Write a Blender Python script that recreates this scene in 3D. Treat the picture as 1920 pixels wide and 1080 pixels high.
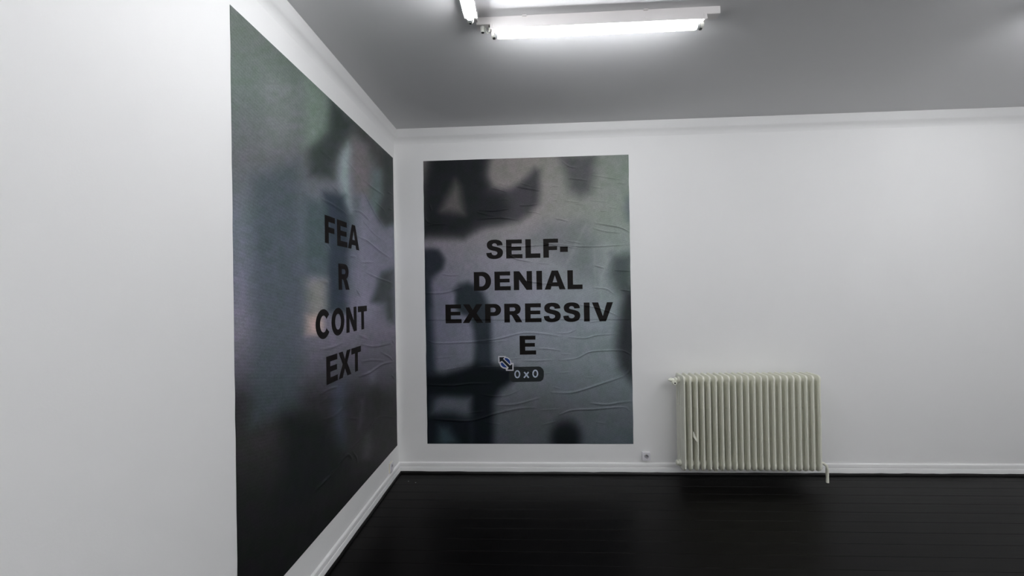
import bpy, bmesh, math, random
import numpy as np
from mathutils import Matrix, Vector

random.seed(7)
rng = np.random.default_rng(7)
scene = bpy.context.scene
for o in list(bpy.data.objects):
    bpy.data.objects.remove(o)

# ------------------------------------------------------------------ camera
F_PX = 792.0
YAW, PITCH, ROLL = 0.04905, 0.00469, -0.01654
CAM = np.array([1.1546, -3.532, 1.528])


def cam_axes():
    c, s = math.cos(YAW), math.sin(YAW)
    f = np.array([-s * math.cos(PITCH), c * math.cos(PITCH), math.sin(PITCH)])
    r0 = np.array([c, s, 0.0])
    u0 = np.cross(r0, f)
    r = r0 * math.cos(ROLL) + u0 * math.sin(ROLL)
    u = u0 * math.cos(ROLL) - r0 * math.sin(ROLL)
    return r, u, f


AR, AU, AF = cam_axes()
cd = bpy.data.cameras.new('camera')
cd.sensor_fit = 'HORIZONTAL'
cd.sensor_width = 36.0
cd.lens = F_PX / 1920.0 * 36.0
cd.clip_start = 0.02
cam = bpy.data.objects.new('camera', cd)
scene.collection.objects.link(cam)
cam.matrix_world = Matrix(((AR[0], AU[0], -AF[0], CAM[0]),
                           (AR[1], AU[1], -AF[1], CAM[1]),
                           (AR[2], AU[2], -AF[2], CAM[2]),
                           (0, 0, 0, 1)))
scene.camera = cam

# ------------------------------------------------------------------ world, exposure
world = bpy.data.worlds.new('world')
scene.world = world
world.use_nodes = True
world.node_tree.nodes['Background'].inputs[0].default_value = (0.5, 0.5, 0.52, 1)
world.node_tree.nodes['Background'].inputs[1].default_value = 0.02
vs = scene.view_settings
vs.view_transform = 'Standard'
vs.look = 'None'
vs.gamma = 1.0
vs.use_curve_mapping = False
vs.exposure = 0.0
TUBE_POWER = 48.5          # emission strength of every fluorescent tube
TUBE_COLOR = (0.96, 0.97, 1.0, 1)

# room: left wall x=0, back wall y=0, floor z=0
RW, RD, RH = 5.86, 5.4, 2.9

# ------------------------------------------------------------------ helpers


def lin(c):
    c = np.asarray(c, float) / 255.0
    return np.where(c <= 0.04045, c / 12.92, ((c + 0.055) / 1.055) ** 2.4)


def rgb(*c):
    return tuple(float(v) for v in lin(c)) + (1.0,)


def hit_y(px, py, Y=0.0):
    d = AF + (px - 960) / F_PX * AR - (py - 540) / F_PX * AU
    return CAM + d * (Y - CAM[1]) / d[1]


def hit_x(px, py, X=0.0):
    d = AF + (px - 960) / F_PX * AR - (py - 540) / F_PX * AU
    return CAM + d * (X - CAM[0]) / d[0]


def link(o, parent=None):
    scene.collection.objects.link(o)
    if parent is not None:
        o.parent = parent
    return o


def tag(o, label=None, cat=None, group=None, kind=None):
    if label:
        o['label'] = label
    if cat:
        o['category'] = cat
    if group:
        o['group'] = group
    if kind:
        o['kind'] = kind
    return o


def empty(name, loc=(0, 0, 0), rotz=0.0):
    o = bpy.data.objects.new(name, None)
    o.location = loc
    o.rotation_euler = (0, 0, rotz)
    o.empty_display_size = 0.05
    return link(o)


def obj(name, bm, mat, parent=None, smooth=None):
    bmesh.ops.recalc_face_normals(bm, faces=bm.faces)
    me = bpy.data.meshes.new(name)
    bm.to_mesh(me)
    bm.free()
    me.materials.append(mat)
    if smooth is not None:
        me.set_sharp_from_angle(angle=math.radians(smooth))
        me.polygons.foreach_set('use_smooth', [True] * len(me.polygons))
    return link(bpy.data.objects.new(name, me), parent)


def inst(src, name, parent, loc=(0, 0, 0), rot=(0, 0, 0)):
    o = src.copy()
    o.name = name
    link(o, parent)
    o.location = loc
    o.rotation_euler = rot
    return o


def add_box(bm, x0, x1, y0, y1, z0, z1, bevel=0.0, seg=2):
    m = Matrix.Translation(((x0 + x1) / 2, (y0 + y1) / 2, (z0 + z1) / 2)) @ \
        Matrix.Diagonal((abs(x1 - x0), abs(y1 - y0), abs(z1 - z0), 1))
    r = bmesh.ops.create_cube(bm, size=1.0, matrix=m)
    if bevel > 0:
        es = list({e for v in r['verts'] for e in v.link_edges})
        bmesh.ops.bevel(bm, geom=es, offset=bevel, segments=seg, profile=0.5, affect='EDGES')


def add_lathe(bm, prof, origin, axis='z', n=16, cap=True):
    """prof = [(radius, distance along axis)]"""
    ox, oy, oz = origin
    rings = []
    for r, h in prof:
        ring = []
        for i in range(n):
            a = 2 * math.pi * i / n
            c, s = r * math.cos(a), r * math.sin(a)
            if axis == 'z':
                p = (ox + c, oy + s, oz + h)
            elif axis == 'x':
                p = (ox + h, oy + c, oz + s)
            else:
                p = (ox + c, oy + h, oz + s)
            ring.append(bm.verts.new(p))
        rings.append(ring)
    for a, b in zip(rings, rings[1:]):
        for i in range(n):
            j = (i + 1) % n
            bm.faces.new((a[i], a[j], b[j], b[i]))
    if cap:
        bm.faces.new(rings[0])
        bm.faces.new(rings[-1])


def add_tube(bm, pts, r, n=8):
    pts = [Vector(p) for p in pts]
    rings = []
    for i, p in enumerate(pts):
        t = (pts[min(i + 1, len(pts) - 1)] - pts[max(i - 1, 0)]).normalized()
        up = Vector((0, 0, 1)) if abs(t.z) < 0.9 else Vector((0, 1, 0))
        a = t.cross(up).normalized()
        b = t.cross(a).normalized()
        rings.append([bm.verts.new(p + r * (math.cos(2 * math.pi * k / n) * a + math.sin(2 * math.pi * k / n) * b))
                      for k in range(n)])
    for a, b in zip(rings, rings[1:]):
        for i in range(n):
            j = (i + 1) % n
            bm.faces.new((a[i], a[j], b[j], b[i]))
    bm.faces.new(rings[0])
    bm.faces.new(rings[-1])


def add_profile(bm, prof, p0, p1, inward, seg=1, wob=None):
    """Extrude closed 2-D profile [(out, z)] along the floor line p0->p1; 'inward' is the unit direction into the room."""
    rings = []
    for k in range(seg + 1):
        t = k / seg
        bx = p0[0] + (p1[0] - p0[0]) * t
        by = p0[1] + (p1[1] - p0[1]) * t
        ring = []
        for i, (o, z) in enumerate(prof):
            dz = wob(i, k) if wob else 0.0
            # mitre: pull the ends in by the projection so that neighbours meet
            ring.append(bm.verts.new((bx + inward[0] * o, by + inward[1] * o, z + dz)))
        rings.append(ring)
    n = len(prof)
    for a, b in zip(rings, rings[1:]):
        for i in range(n):
            j = (i + 1) % n
            bm.faces.new((a[i], a[j], b[j], b[i]))
    bm.faces.new(rings[0])
    bm.faces.new(rings[-1])


# ------------------------------------------------------------------ materials


def new_mat(name):
    m = bpy.data.materials.new(name)
    m.use_nodes = True
    nt = m.node_tree
    return m, nt, nt.nodes['Principled BSDF']


def paint(name, col, rough=0.6, var=0.03, nscale=6.0, bump=0.0, bscale=120.0, spec=0.35):
    m, nt, b = new_mat(name)
    N, L = nt.nodes, nt.links
    tc = N.new('ShaderNodeTexCoord')
    no = N.new('ShaderNodeTexNoise')
    no.inputs['Scale'].default_value = nscale
    no.inputs['Detail'].default_value = 5
    L.new(tc.outputs['Object'], no.inputs['Vector'])
    mx = N.new('ShaderNodeMix')
    mx.data_type = 'RGBA'
    c0 = [max(0, v * (1 - var)) for v in col[:3]] + [1]
    c1 = [min(1, v * (1 + var)) for v in col[:3]] + [1]
    mx.inputs[6].default_value = c0
    mx.inputs[7].default_value = c1
    L.new(no.outputs['Fac'], mx.inputs[0])
    L.new(mx.outputs[2], b.inputs['Base Color'])
    b.inputs['Roughness'].default_value = rough
    b.inputs['Specular IOR Level'].default_value = spec
    if bump > 0:
        n2 = N.new('ShaderNodeTexNoise')
        n2.inputs['Scale'].default_value = bscale
        n2.inputs['Detail'].default_value = 3
        L.new(tc.outputs['Object'], n2.inputs['Vector'])
        bp = N.new('ShaderNodeBump')
        bp.inputs['Strength'].default_value = bump
        bp.inputs['Distance'].default_value = 0.002
        L.new(n2.outputs['Fac'], bp.inputs['Height'])
        L.new(bp.outputs['Normal'], b.inputs['Normal'])
    return m


M_WALL = paint('wall_paint', (0.85, 0.85, 0.842), 0.55, 0.015, 2.0, 0.10, 160, 0.3)
M_CEIL = paint('ceiling_paint', (0.72, 0.72, 0.725), 0.8, 0.012, 1.5, 0.06, 120, 0.2)
M_TRIM = paint('trim_gloss_paint', (0.85, 0.85, 0.842), 0.35, 0.02, 8.0, 0.06, 60, 0.45)
M_SHOE = paint('black_trim_paint', (0.004, 0.0035, 0.0033), 0.35, 0.3, 12, 0.1, 40, 0.3)
M_RAD = paint('radiator_enamel', (0.85, 0.85, 0.735), 0.3, 0.03, 14, 0.10, 70, 0.5)
M_PLASTIC = paint('outlet_plastic', (0.78, 0.77, 0.80), 0.35, 0.01, 10, spec=0.5)
M_PLASTIC_OLD = paint('outlet_plastic_yellowed', (0.72, 0.69, 0.58), 0.4, 0.02, 10)
M_SOCKET = paint('outlet_recess', (0.55, 0.54, 0.57), 0.35, 0.02, 10)
M_PIN = paint('brass_pin', (0.5, 0.42, 0.25), 0.3, 0.02, 10)
M_RAIL = paint('batten_enamel', (0.76, 0.735, 0.725), 0.4, 0.015, 9)
M_HOLDER = paint('lampholder_plastic', (0.75, 0.76, 0.70), 0.4, 0.02, 20)
M_DARK = paint('dark_contact', (0.03, 0.035, 0.033), 0.5, 0.1, 20)
M_CAP = paint('tube_end_cap', (0.55, 0.56, 0.56), 0.3, 0.02, 20)
M_BLACK_HOLE = paint('valve_hole', (0.02, 0.02, 0.018), 0.6, 0.1, 20)
M_FLAKE = paint('paint_flake', (0.32, 0.32, 0.33), 0.6, 0.05, 40)

m, nt, b = new_mat('fluorescent_glow')
b.inputs['Base Color'].default_value = (0.9, 0.9, 0.9, 1)
b.inputs['Emission Color'].default_value = TUBE_COLOR
b.inputs['Emission Strength'].default_value = TUBE_POWER
M_GLOW = m


def plank_mat():
    m, nt, b = new_mat('black_stained_boards')
    N, L = nt.nodes, nt.links
    tc = N.new('ShaderNodeTexCoord')
    oi = N.new('ShaderNodeObjectInfo')
    mp = N.new('ShaderNodeMapping')
    mp.inputs['Scale'].default_value = (1.2, 30, 30)
    L.new(tc.outputs['Object'], mp.inputs['Vector'])
    ad = N.new('ShaderNodeVectorMath')
    ad.operation = 'ADD'
    L.new(mp.outputs[0], ad.inputs[0])
    ml = N.new('ShaderNodeMath')
    ml.operation = 'MULTIPLY'
    ml.inputs[1].default_value = 40
    L.new(oi.outputs['Random'], ml.inputs[0])
    L.new(ml.outputs[0], ad.inputs[1])
    no = N.new('ShaderNodeTexNoise')
    no.inputs['Scale'].default_value = 2.0
    no.inputs['Detail'].default_value = 6
    L.new(ad.outputs[0], no.inputs['Vector'])
    cr = N.new('ShaderNodeValToRGB')
    cr.color_ramp.elements[0].position = 0.3
    cr.color_ramp.elements[0].color = (0.0012, 0.0010, 0.0010, 1)
    cr.color_ramp.elements[1].position = 0.75
    cr.color_ramp.elements[1].color = (0.0024, 0.0021, 0.0020, 1)
    L.new(no.outputs['Fac'], cr.inputs[0])
    L.new(cr.outputs[0], b.inputs['Base Color'])
    mr = N.new('ShaderNodeMapRange')
    mr.inputs[3].default_value = 0.30
    mr.inputs[4].default_value = 0.42
    L.new(no.outputs['Fac'], mr.inputs[0])
    L.new(mr.outputs[0], b.inputs['Roughness'])
    b.inputs['Specular IOR Level'].default_value = 0.08
    bp = N.new('ShaderNodeBump')
    bp.inputs['Strength'].default_value = 0.12
    bp.inputs['Distance'].default_value = 0.001
    L.new(no.outputs['Fac'], bp.inputs['Height'])
    L.new(bp.outputs['Normal'], b.inputs['Normal'])
    return m


M_PLANK = plank_mat()
M_UNDER = paint('floor_underlay', (0.002, 0.002, 0.002), 0.9, 0.1, 10, spec=0.05)


def print_mat():
    """Poster print: colours from the mesh attribute 'ink', plus the fine screen grid of the photographed display."""
    m, nt, b = new_mat('poster_print')
    N, L = nt.nodes, nt.links
    at = N.new('ShaderNodeAttribute')
    at.attribute_name = 'ink'
    uv = N.new('ShaderNodeTexCoord')
    sx = N.new('ShaderNodeMapping')
    sx.inputs['Rotation'].default_value = (0, math.radians(32), math.radians(32))
    L.new(uv.outputs['Object'], sx.inputs['Vector'])
    wv = N.new('ShaderNodeTexWave')
    wv.inputs['Scale'].default_value = 26
    wv.inputs['Distortion'].default_value = 0.6
    wv.bands_direction = 'DIAGONAL'
    L.new(sx.outputs[0], wv.inputs['Vector'])
    no = N.new('ShaderNodeTexNoise')
    no.inputs['Scale'].default_value = 220
    no.inputs['Detail'].default_value = 2
    L.new(uv.outputs['Object'], no.inputs['Vector'])
    m1 = N.new('ShaderNodeMapRange')
    m1.inputs[3].default_value = 0.955
    m1.inputs[4].default_value = 1.045
    L.new(wv.outputs['Fac'], m1.inputs[0])
    m2 = N.new('ShaderNodeMapRange')
    m2.inputs[1].default_value = 0.3
    m2.inputs[2].default_value = 0.7
    m2.inputs[3].default_value = 0.86
    m2.inputs[4].default_value = 1.14
    L.new(no.outputs['Fac'], m2.inputs[0])
    mm = N.new('ShaderNodeMath')
    mm.operation = 'MULTIPLY'
    L.new(m1.outputs[0], mm.inputs[0])
    L.new(m2.outputs[0], mm.inputs[1])
    vm = N.new('ShaderNodeVectorMath')
    vm.operation = 'SCALE'
    L.new(at.outputs['Color'], vm.inputs[0])
    L.new(mm.outputs[0], vm.inputs['Scale'])
    L.new(vm.outputs[0], b.inputs['Base Color'])
    b.inputs['Roughness'].default_value = 0.55
    b.inputs['Specular IOR Level'].default_value = 0.12
    return m


M_PRINT = print_mat()
M_INK = paint('black_lettering_ink', (0.0070, 0.0055, 0.0052), 0.5, 0.08, 60, spec=0.12)
M_TIP = paint('tooltip_ink', (0.022, 0.026, 0.027), 0.5, 0.06, 60, spec=0.12)
M_DIGIT = paint('tooltip_digit_ink', (0.42, 0.48, 0.58), 0.5, 0.08, 90, spec=0.12)
M_CWHITE = paint('cursor_outline_ink', (0.55, 0.56, 0.60), 0.5, 0.05, 60, spec=0.12)
M_CBLUE = paint('cursor_blue_ink', (0.015, 0.045, 0.20), 0.5, 0.1, 60, spec=0.12)
M_CBLACK = paint('cursor_black_ink', (0.012, 0.014, 0.016), 0.5, 0.1, 60, spec=0.12)

# ------------------------------------------------------------------ room shell
bm = bmesh.new()
add_box(bm, -0.15, RW + 0.15, -RD - 0.15, 0.15, -0.12, -0.022)
floor = tag(obj('floor', bm, M_UNDER), 'black stained wooden board floor of the white room', None, None, 'structure')
PW = 0.1193
bm = bmesh.new()
add_box(bm, 0.002, RW - 0.002, -PW / 2 + 0.0005, PW / 2 - 0.0005, -0.02, 0.0, 0.0010, 1)
plank0 = obj('plank', bm, M_PLANK, floor)
y = -0.106 + PW / 2
k = 0
while y - PW / 2 > -RD:
    o = plank0 if k == 0 else inst(plank0, 'plank', floor)
    o.location = (0, y, random.uniform(-0.0004, 0.0))
    o.rotation_euler = (random.uniform(-0.0012, 0.0012), 0, 0)
    y -= PW
    k += 1

bm = bmesh.new()
add_box(bm, -0.15, RW + 0.15, -RD - 0.15, 0.15, RH, RH + 0.12)
tag(obj('ceiling', bm, M_CEIL), 'plain white plaster ceiling carrying the fluorescent battens', None, None, 'structure')
for nm, bx in (('wall_back', (-0.15, RW + 0.15, 0.0, 0.15)), ('wall_left', (-0.15, 0.0, -RD, 0.0)),
               ('wall_right', (RW, RW + 0.15, -RD, 0.0)), ('wall_front', (-0.15, RW + 0.15, -RD - 0.15, -RD))):
    bm = bmesh.new()
    add_box(bm, bx[0], bx[1], bx[2], bx[3], -0.022, RH)
    tag(obj(nm, bm, M_WALL), None, None, None, 'structure')

# baseboards: rounded top bead, plain upper fascia, groove, lower fascia
BB = [(0.0, 0.014), (0.016, 0.014), (0.0165, 0.050), (0.0150, 0.0525), (0.0105, 0.0530), (0.0105, 0.0545),
      (0.0125, 0.0560), (0.0125, 0.0800), (0.0110, 0.0845), (0.0070, 0.0880), (0.0, 0.0905)]
SH = [(0.0, 0.0), (0.026, 0.0), (0.025, 0.008), (0.021, 0.014), (0.0175, 0.017), (0.0, 0.0175)]


def wobble(amp):
    cache = {}

    def f(i, k):
        if i < 3:
            return 0.0
        if k not in cache:
            cache[k] = random.uniform(-amp, amp)
        return cache[k]
    return f


sides = {'back': ((0, 0), (RW, 0), (0, -1)), 'left': ((0, 0), (0, -RD), (1, 0)),
         'right': ((RW, 0), (RW, -RD), (-1, 0)), 'front': ((0, -RD), (RW, -RD), (0, 1))}
n_tr = 1
for s, (p0, p1, inw) in sides.items():
    bm = bmesh.new()
    add_profile(bm, BB, p0, p1, inw)
    tag(obj('baseboard_' + s, bm, M_TRIM, None, 35), None, None, None, 'structure')
    bm = bmesh.new()
    add_profile(bm, SH, p0, p1, inw, 90, wobble(0.0018))
    tag(obj('trim_%d' % n_tr, bm, M_SHOE, None, 35), 'thin black shoe moulding along the %s baseboard' % s, None, None, 'structure')
    n_tr += 1
# cornice: shallow fascia with a soft cove running into the wall
CO = [(0.0, RH), (0.030, RH), (0.0285, RH - 0.035), (0.026, RH - 0.062), (0.0225, RH - 0.070), (0.0165, RH - 0.077),
      (0.011, RH - 0.086), (0.006, RH - 0.098), (0.002, RH - 0.112), (0.0, RH - 0.122)]
for s, (p0, p1, inw) in sides.items():
    bm = bmesh.new()
    add_profile(bm, CO, p0, p1, inw)
    tag(obj('trim_%d' % n_tr, bm, M_WALL, None, 50), 'white cornice between the %s wall and the ceiling' % s, None, None, 'structure')
    n_tr += 1

# ------------------------------------------------------------------ posters
# print images are composed from softly blurred shapes; photo-pixel outlines are turned into wall metres first


SOFT = 1.3


def poly_sdf(P, poly):
    x, y = P[:, 0], P[:, 1]
    d = np.full(len(P), 1e9)
    inside = np.zeros(len(P), bool)
    n = len(poly)
    for i in range(n):
        ax, ay = poly[i]
        bx, by = poly[(i + 1) % n]
        ex, ey = bx - ax, by - ay
        t = np.clip(((x - ax) * ex + (y - ay) * ey) / (ex * ex + ey * ey + 1e-9), 0, 1)
        d = np.minimum(d, (x - ax - t * ex) ** 2 + (y - ay - t * ey) ** 2)
        cond = ((ay > y) != (by > y)) & (x < ex * (y - ay) / (ey if abs(ey) > 1e-9 else 1e-9) + ax)
        inside ^= cond
    d = np.sqrt(d)
    return np.where(inside, -d, d)


def soft(P, poly, blur):
    blur = blur * SOFT
    s = poly_sdf(P, poly)
    t = np.clip(0.5 - s / (2 * blur), 0, 1)
    return t * t * (3 - 2 * t)


def blob(P, c, r, blur):
    blur = blur * SOFT
    s = (np.hypot((P[:, 0] - c[0]) / r[0], (P[:, 1] - c[1]) / r[1]) - 1) * min(r)
    t = np.clip(0.5 - s / (2 * blur), 0, 1)
    return t * t * (3 - 2 * t)


def value_noise(P, cell, seed):
    r = np.random.default_rng(seed)
    g = r.random((260, 260))
    x = (P[:, 0] - P[:, 0].min()) / cell
    y = (P[:, 1] - P[:, 1].min()) / cell
    xi, yi = x.astype(int) % 258, y.astype(int) % 258
    fx, fy = x - np.floor(x), y - np.floor(y)
    fx, fy = fx * fx * (3 - 2 * fx), fy * fy * (3 - 2 * fy)
    return (g[yi, xi] * (1 - fx) + g[yi, xi + 1] * fx) * (1 - fy) + (g[yi + 1, xi] * (1 - fx) + g[yi + 1, xi + 1] * fx) * fy


def crop(pts, ox, oy, sc):
    return [(ox + x / sc, oy + y / sc) for x, y in pts]


def over(C, a, col):
    return C * (1 - a[:, None]) + np.asarray(col, float)[None, :] * a[:, None]


def ramp(v, stops):
    xs = [s[0] for s in stops]
    return np.stack([np.interp(v, xs, [s[1][i] for s in stops]) for i in range(3)], 1)


def back_print(P):
    """P: photo-pixel positions on the print -> display colour"""
    A = lambda pts: crop(pts, 780, 280, 3.724)
    B = lambda pts: crop(pts, 780, 560, 3.724)
    y = P[:, 1]
    u = np.clip((P[:, 0] - 797) / 387, 0, 1)
    left = ramp(y, [(296, (86, 84, 82)), (420, (90, 87, 88)), (480, (88, 86, 94)), (560, (76, 76, 88)),
                    (640, (73, 74, 85)), (700, (64, 66, 74)), (760, (55, 59, 66)), (832, (44, 48, 54))])
    mid = ramp(y, [(296, (98, 95, 92)), (400, (102, 99, 98)), (480, (104, 104, 109)), (600, (100, 104, 112)),
                   (680, (86, 90, 95)), (770, (52, 55, 58)), (832, (48, 51, 55))])
    right = ramp(y, [(296, (92, 100, 94)), (400, (98, 106, 100)), (480, (98, 107, 104)), (600, (94, 103, 104)),
                     (700, (77, 85, 88)), (780, (59, 64, 67)), (832, (50, 57, 60))])
    w = np.clip(u * 2, 0, 1)[:, None]
    C = left * (1 - w) + mid * w
    w = np.clip(u * 2 - 1, 0, 1)[:, None]
    C = C * (1 - w) + right * w
    # --- upper half
    C = over(C, 0.85 * soft(P, A([(1000, 40), (1250, 40), (1240, 200), (1215, 300), (1150, 330), (1075, 290), (1040, 150)]), 12), (52, 53, 55))
    C = over(C, 0.96 * soft(P, A([(95, 40), (505, 40), (488, 150), (498, 215), (530, 262), (590, 285), (660, 275), (730, 232), (790, 175), (828, 135), (862, 150),
                          (865, 270), (855, 380), (790, 450), (720, 500), (600, 530), (480, 545), (400, 580), (330, 620),
                          (200, 610), (40, 610), (50, 300), (70, 170)]), 9), (44, 44, 47))
    C = over(C, 0.95 * soft(P, A([(110, 40), (500, 40), (480, 180), (510, 290), (600, 320), (640, 400), (600, 480), (430, 530),
                           (330, 600), (40, 600), (50, 300), (80, 170)]), 14), (21, 23, 25))
    C = over(C, 0.75 * soft(P, A([(275, 220), (305, 260), (335, 450), (175, 430), (215, 340)]), 10), (84, 80, 79))
    C = over(C, 0.55 * soft(P, A([(890, 510), (1190, 500), (1120, 640), (1050, 800), (770, 630)]), 16), (74, 77, 80))
    C = over(C, 0.65 * soft(P, A([(1500, 320), (1475, 340), (1460, 420), (1480, 500), (1510, 500)]), 9), (60, 66, 76))
    C = over(C, 0.5 * soft(P, A([(1190, 560), (1250, 640), (1260, 760), (1250, 900), (1130, 900), (1060, 800), (1130, 640)]), 17), (66, 72, 73))
    C = over(C, 0.85 * soft(P, A([(1370, 740), (1510, 730), (1515, 990), (1400, 990), (1355, 880)]), 12), (47, 54, 54))
    C = over(C, 0.92 * soft(P, A([(30, 705), (150, 705), (190, 770), (180, 830), (120, 900), (92, 950), (105, 1090), (30, 1090)]), 8), (27, 31, 36))
    # faint light arcs
    for pts, a, bl in (([(1195, 520), (1180, 520), (1045, 800), (1060, 800)], 0.2, 3),
                       ([(1420, 690), (1330, 770), (1280, 900), (1285, 1080), (1300, 1080), (1297, 900), (1345, 780), (1430, 700)], 0.2, 4),
                       ([(1240, 690), (1248, 1000), (1256, 1000), (1248, 690)], 0.2, 3)):
        C = over(C, a * soft(P, A(pts), bl), (122, 130, 126))
    # --- lower half
    C = over(C, 0.9 * soft(P, B([(30, -130), (95, -120), (110, 60), (125, 300), (135, 520), (30, 560)]), 8), (20, 26, 31))
    C = over(C, 0.95 * soft(P, B([(265, -60), (300, -100), (360, -115), (420, -95), (470, -40), (510, 60), (525, 180), (535, 480),
                           (400, 490), (410, 330), (400, 220), (370, 120), (310, 40)]), 7), (26, 32, 36))
    C = over(C, 0.95 * blob(P, (877, 567), (23, 24), 5), (28, 34, 38))
    C = over(C, 0.9 * blob(P, (808, 490), (24, 22), 6), (27, 31, 36))
    C = over(C, 0.97 * soft(P, B([(30, 520), (200, 525), (320, 490), (420, 455), (560, 465), (690, 485), (670, 580), (590, 640),
                           (545, 720), (540, 1060), (385, 1060), (385, 690), (200, 680), (30, 700)]), 9), (6, 10, 13))
    C = over(C, 0.95 * soft(P, B([(30, 660), (125, 690), (110, 800), (260, 800), (400, 840), (400, 1060), (30, 1060)]), 11), (6, 10, 13))
    C = over(C, 0.5 * soft(P, B([(160, 890), (230, 900), (290, 1000), (200, 1040), (150, 1000)]), 10), (58, 74, 80))
    C = over(C, 0.97 * blob(P, (780 + 1045 / 3.724, 560 + 970 / 3.724), (28, 33), 11), (7, 10, 12))
    C = over(C, 0.93 * soft(P, B([(1450, -60), (1540, -60), (1540, 620), (1480, 560), (1420, 480), (1395, 330), (1415, 150)]), 12), (26, 29, 31))
    C = over(C, 0.6 * soft(P, B([(1440, 1060), (1500, 960), (1540, 940), (1540, 1060)]), 8), (46, 54, 58))
    C = over(C, 0.3 * soft(P, B([(880, 470), (960, 480), (1080, 560), (1110, 740), (1000, 640), (920, 560)]), 10), (64, 74, 78))
    C = over(C, 0.3 * soft(P, B([(600, 760), (900, 700), (1100, 760), (1090, 850), (900, 900), (700, 900)]), 30), (58, 58, 60))
    # faint green / violet mottling of the display
    n = value_noise(P, 14, 3) - 0.5
    C = C * (1 + 0.05 * n[:, None]) + np.stack([n * 2, -n * 1.5, n * 2.5], 1)
    n = value_noise(P, 5, 5) - 0.5
    return np.clip(C * (1 + 0.05 * n[:, None]), 4, 255)


def left_print(P):
    A = lambda pts: crop(pts, 600, 160, 2.7)
    D = lambda pts: crop(pts, 600, 380, 4.5)
    E = lambda pts: crop(pts, 600, 600, 4.156)
    y, x = P[:, 1], P[:, 0]
    C = ramp(y, [(60, (70, 76, 72)), (160, (70, 78, 74)), (300, (70, 72, 74)), (420, (74, 80, 86)), (520, (80, 82, 92)), (620, (84, 82, 92)),
                 (700, (56, 56, 62)), (750, (31, 31, 33)), (840, (30, 30, 30)), (930, (18, 19, 19)), (1100, (11, 12, 12))])
    C = over(C, 0.8 * soft(P, A([(-80, -60), (60, 60), (60, 200), (20, 300), (-80, 300)]), 14), (84, 96, 88))
    C = over(C, 0.9 * soft(P, A([(55, 70), (110, 120), (170, 190), (150, 240), (110, 300), (80, 370), (60, 470), (-60, 460), (-60, 330), (40, 230)]), 12), (36, 42, 41))
    C = over(C, 0.8 * soft(P, A([(180, 180), (365, 365), (365, 430), (300, 420), (240, 320), (170, 240)]), 10), (44, 46, 44))
    C = over(C, 0.75 * soft(P, A([(100, 360), (140, 290), (165, 330), (150, 460), (155, 640), (120, 600), (95, 470)]), 9), (122, 134, 136))
    C = over(C, 0.7 * soft(P, A([(165, 260), (235, 310), (260, 430), (250, 560), (170, 540), (155, 400)]), 11), (92, 86, 88))
    C = over(C, 0.6 * soft(P, A([(265, 430), (310, 430), (310, 560), (285, 680), (255, 600)]), 9), (76, 92, 90))
    C = over(C, 0.9 * soft(P, A([(318, 330), (380, 370), (380, 690), (330, 715), (275, 700), (290, 640), (320, 560)]), 7), (38, 43, 43))
    C = over(C, 0.75 * soft(P, A([(215, 560), (270, 640), (330, 730), (380, 720), (380, 900), (330, 920), (290, 1000), (280, 1180), (190, 1200), (190, 800), (195, 640)]), 9), (98, 97, 110))
    C = over(C, 0.9 * soft(P, A([(15, 540), (120, 560), (150, 700), (140, 900), (135, 1150), (30, 1150), (35, 800)]), 9), (33, 40, 48))
    C = over(C, 0.7 * soft(P, A([(-80, 560), (30, 600), (45, 900), (20, 960), (-80, 960)]), 10), (45, 57, 58))
    C = over(C, 0.75 * soft(P, A([(-80, 980), (30, 985), (30, 1120), (-20, 1250), (-80, 1250)]), 12), (98, 98, 92))
    C = over(C, 0.92 * soft(P, D([(520, 590), (620, 570), (620, 1010), (570, 980), (545, 850), (430, 840), (470, 720)]), 7), (44, 49, 51))
    C = over(C, 0.7 * soft(P, E([(-120, -40), (10, -40), (30, 40), (10, 110), (-120, 120)]), 7), (150, 128, 124))
    C = over(C, 0.55 * soft(P, E([(100, 500), (200, 470), (190, 700), (190, 1000), (120, 1000), (100, 720)]), 12), (50, 58, 72))
    C = over(C, 0.75 * soft(P, E([(425, 540), (470, 560), (485, 650), (460, 740), (425, 690), (410, 600)]), 10), (27, 27, 27))
    C = over(C, 0.4 * soft(P, E([(310, 620), (340, 610), (335, 760), (300, 850)]), 6), (62, 62, 66))
    C = over(C, 0.5 * soft(P, E([(380, 410), (430, 400), (430, 470), (390, 490)]), 9), (86, 86, 96))
    C = over(C, 0.5 * soft(P, E([(340, 900), (395, 870), (405, 1000), (380, 1080), (330, 1080)]), 7), (56, 58, 58))
    C = over(C, 0.85 * soft(P, E([(-300, 700), (60, 800), (150, 960), (220, 1150), (60, 1300), (-300, 1500)]), 22), (12, 15, 15))
    # unseen near end keeps the same murky character
    C = over(C, 0.7 * soft(P, [(470, 330), (560, 300), (575, 560), (560, 760), (470, 800)], 18), (46, 54, 58))
    C = over(C, 0.5 * soft(P, [(490, 120), (560, 160), (550, 260), (500, 280)], 18), (88, 92, 92))
    n = value_noise(P, 12, 13) - 0.5
    C = C * (1 + 0.08 * n[:, None]) + np.stack([n * 2, -n * 2, n * 3], 1)
    n = value_noise(P, 4, 15) - 0.5
    return np.clip(C * (1 + 0.07 * n[:, None]), 4, 255)


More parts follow.
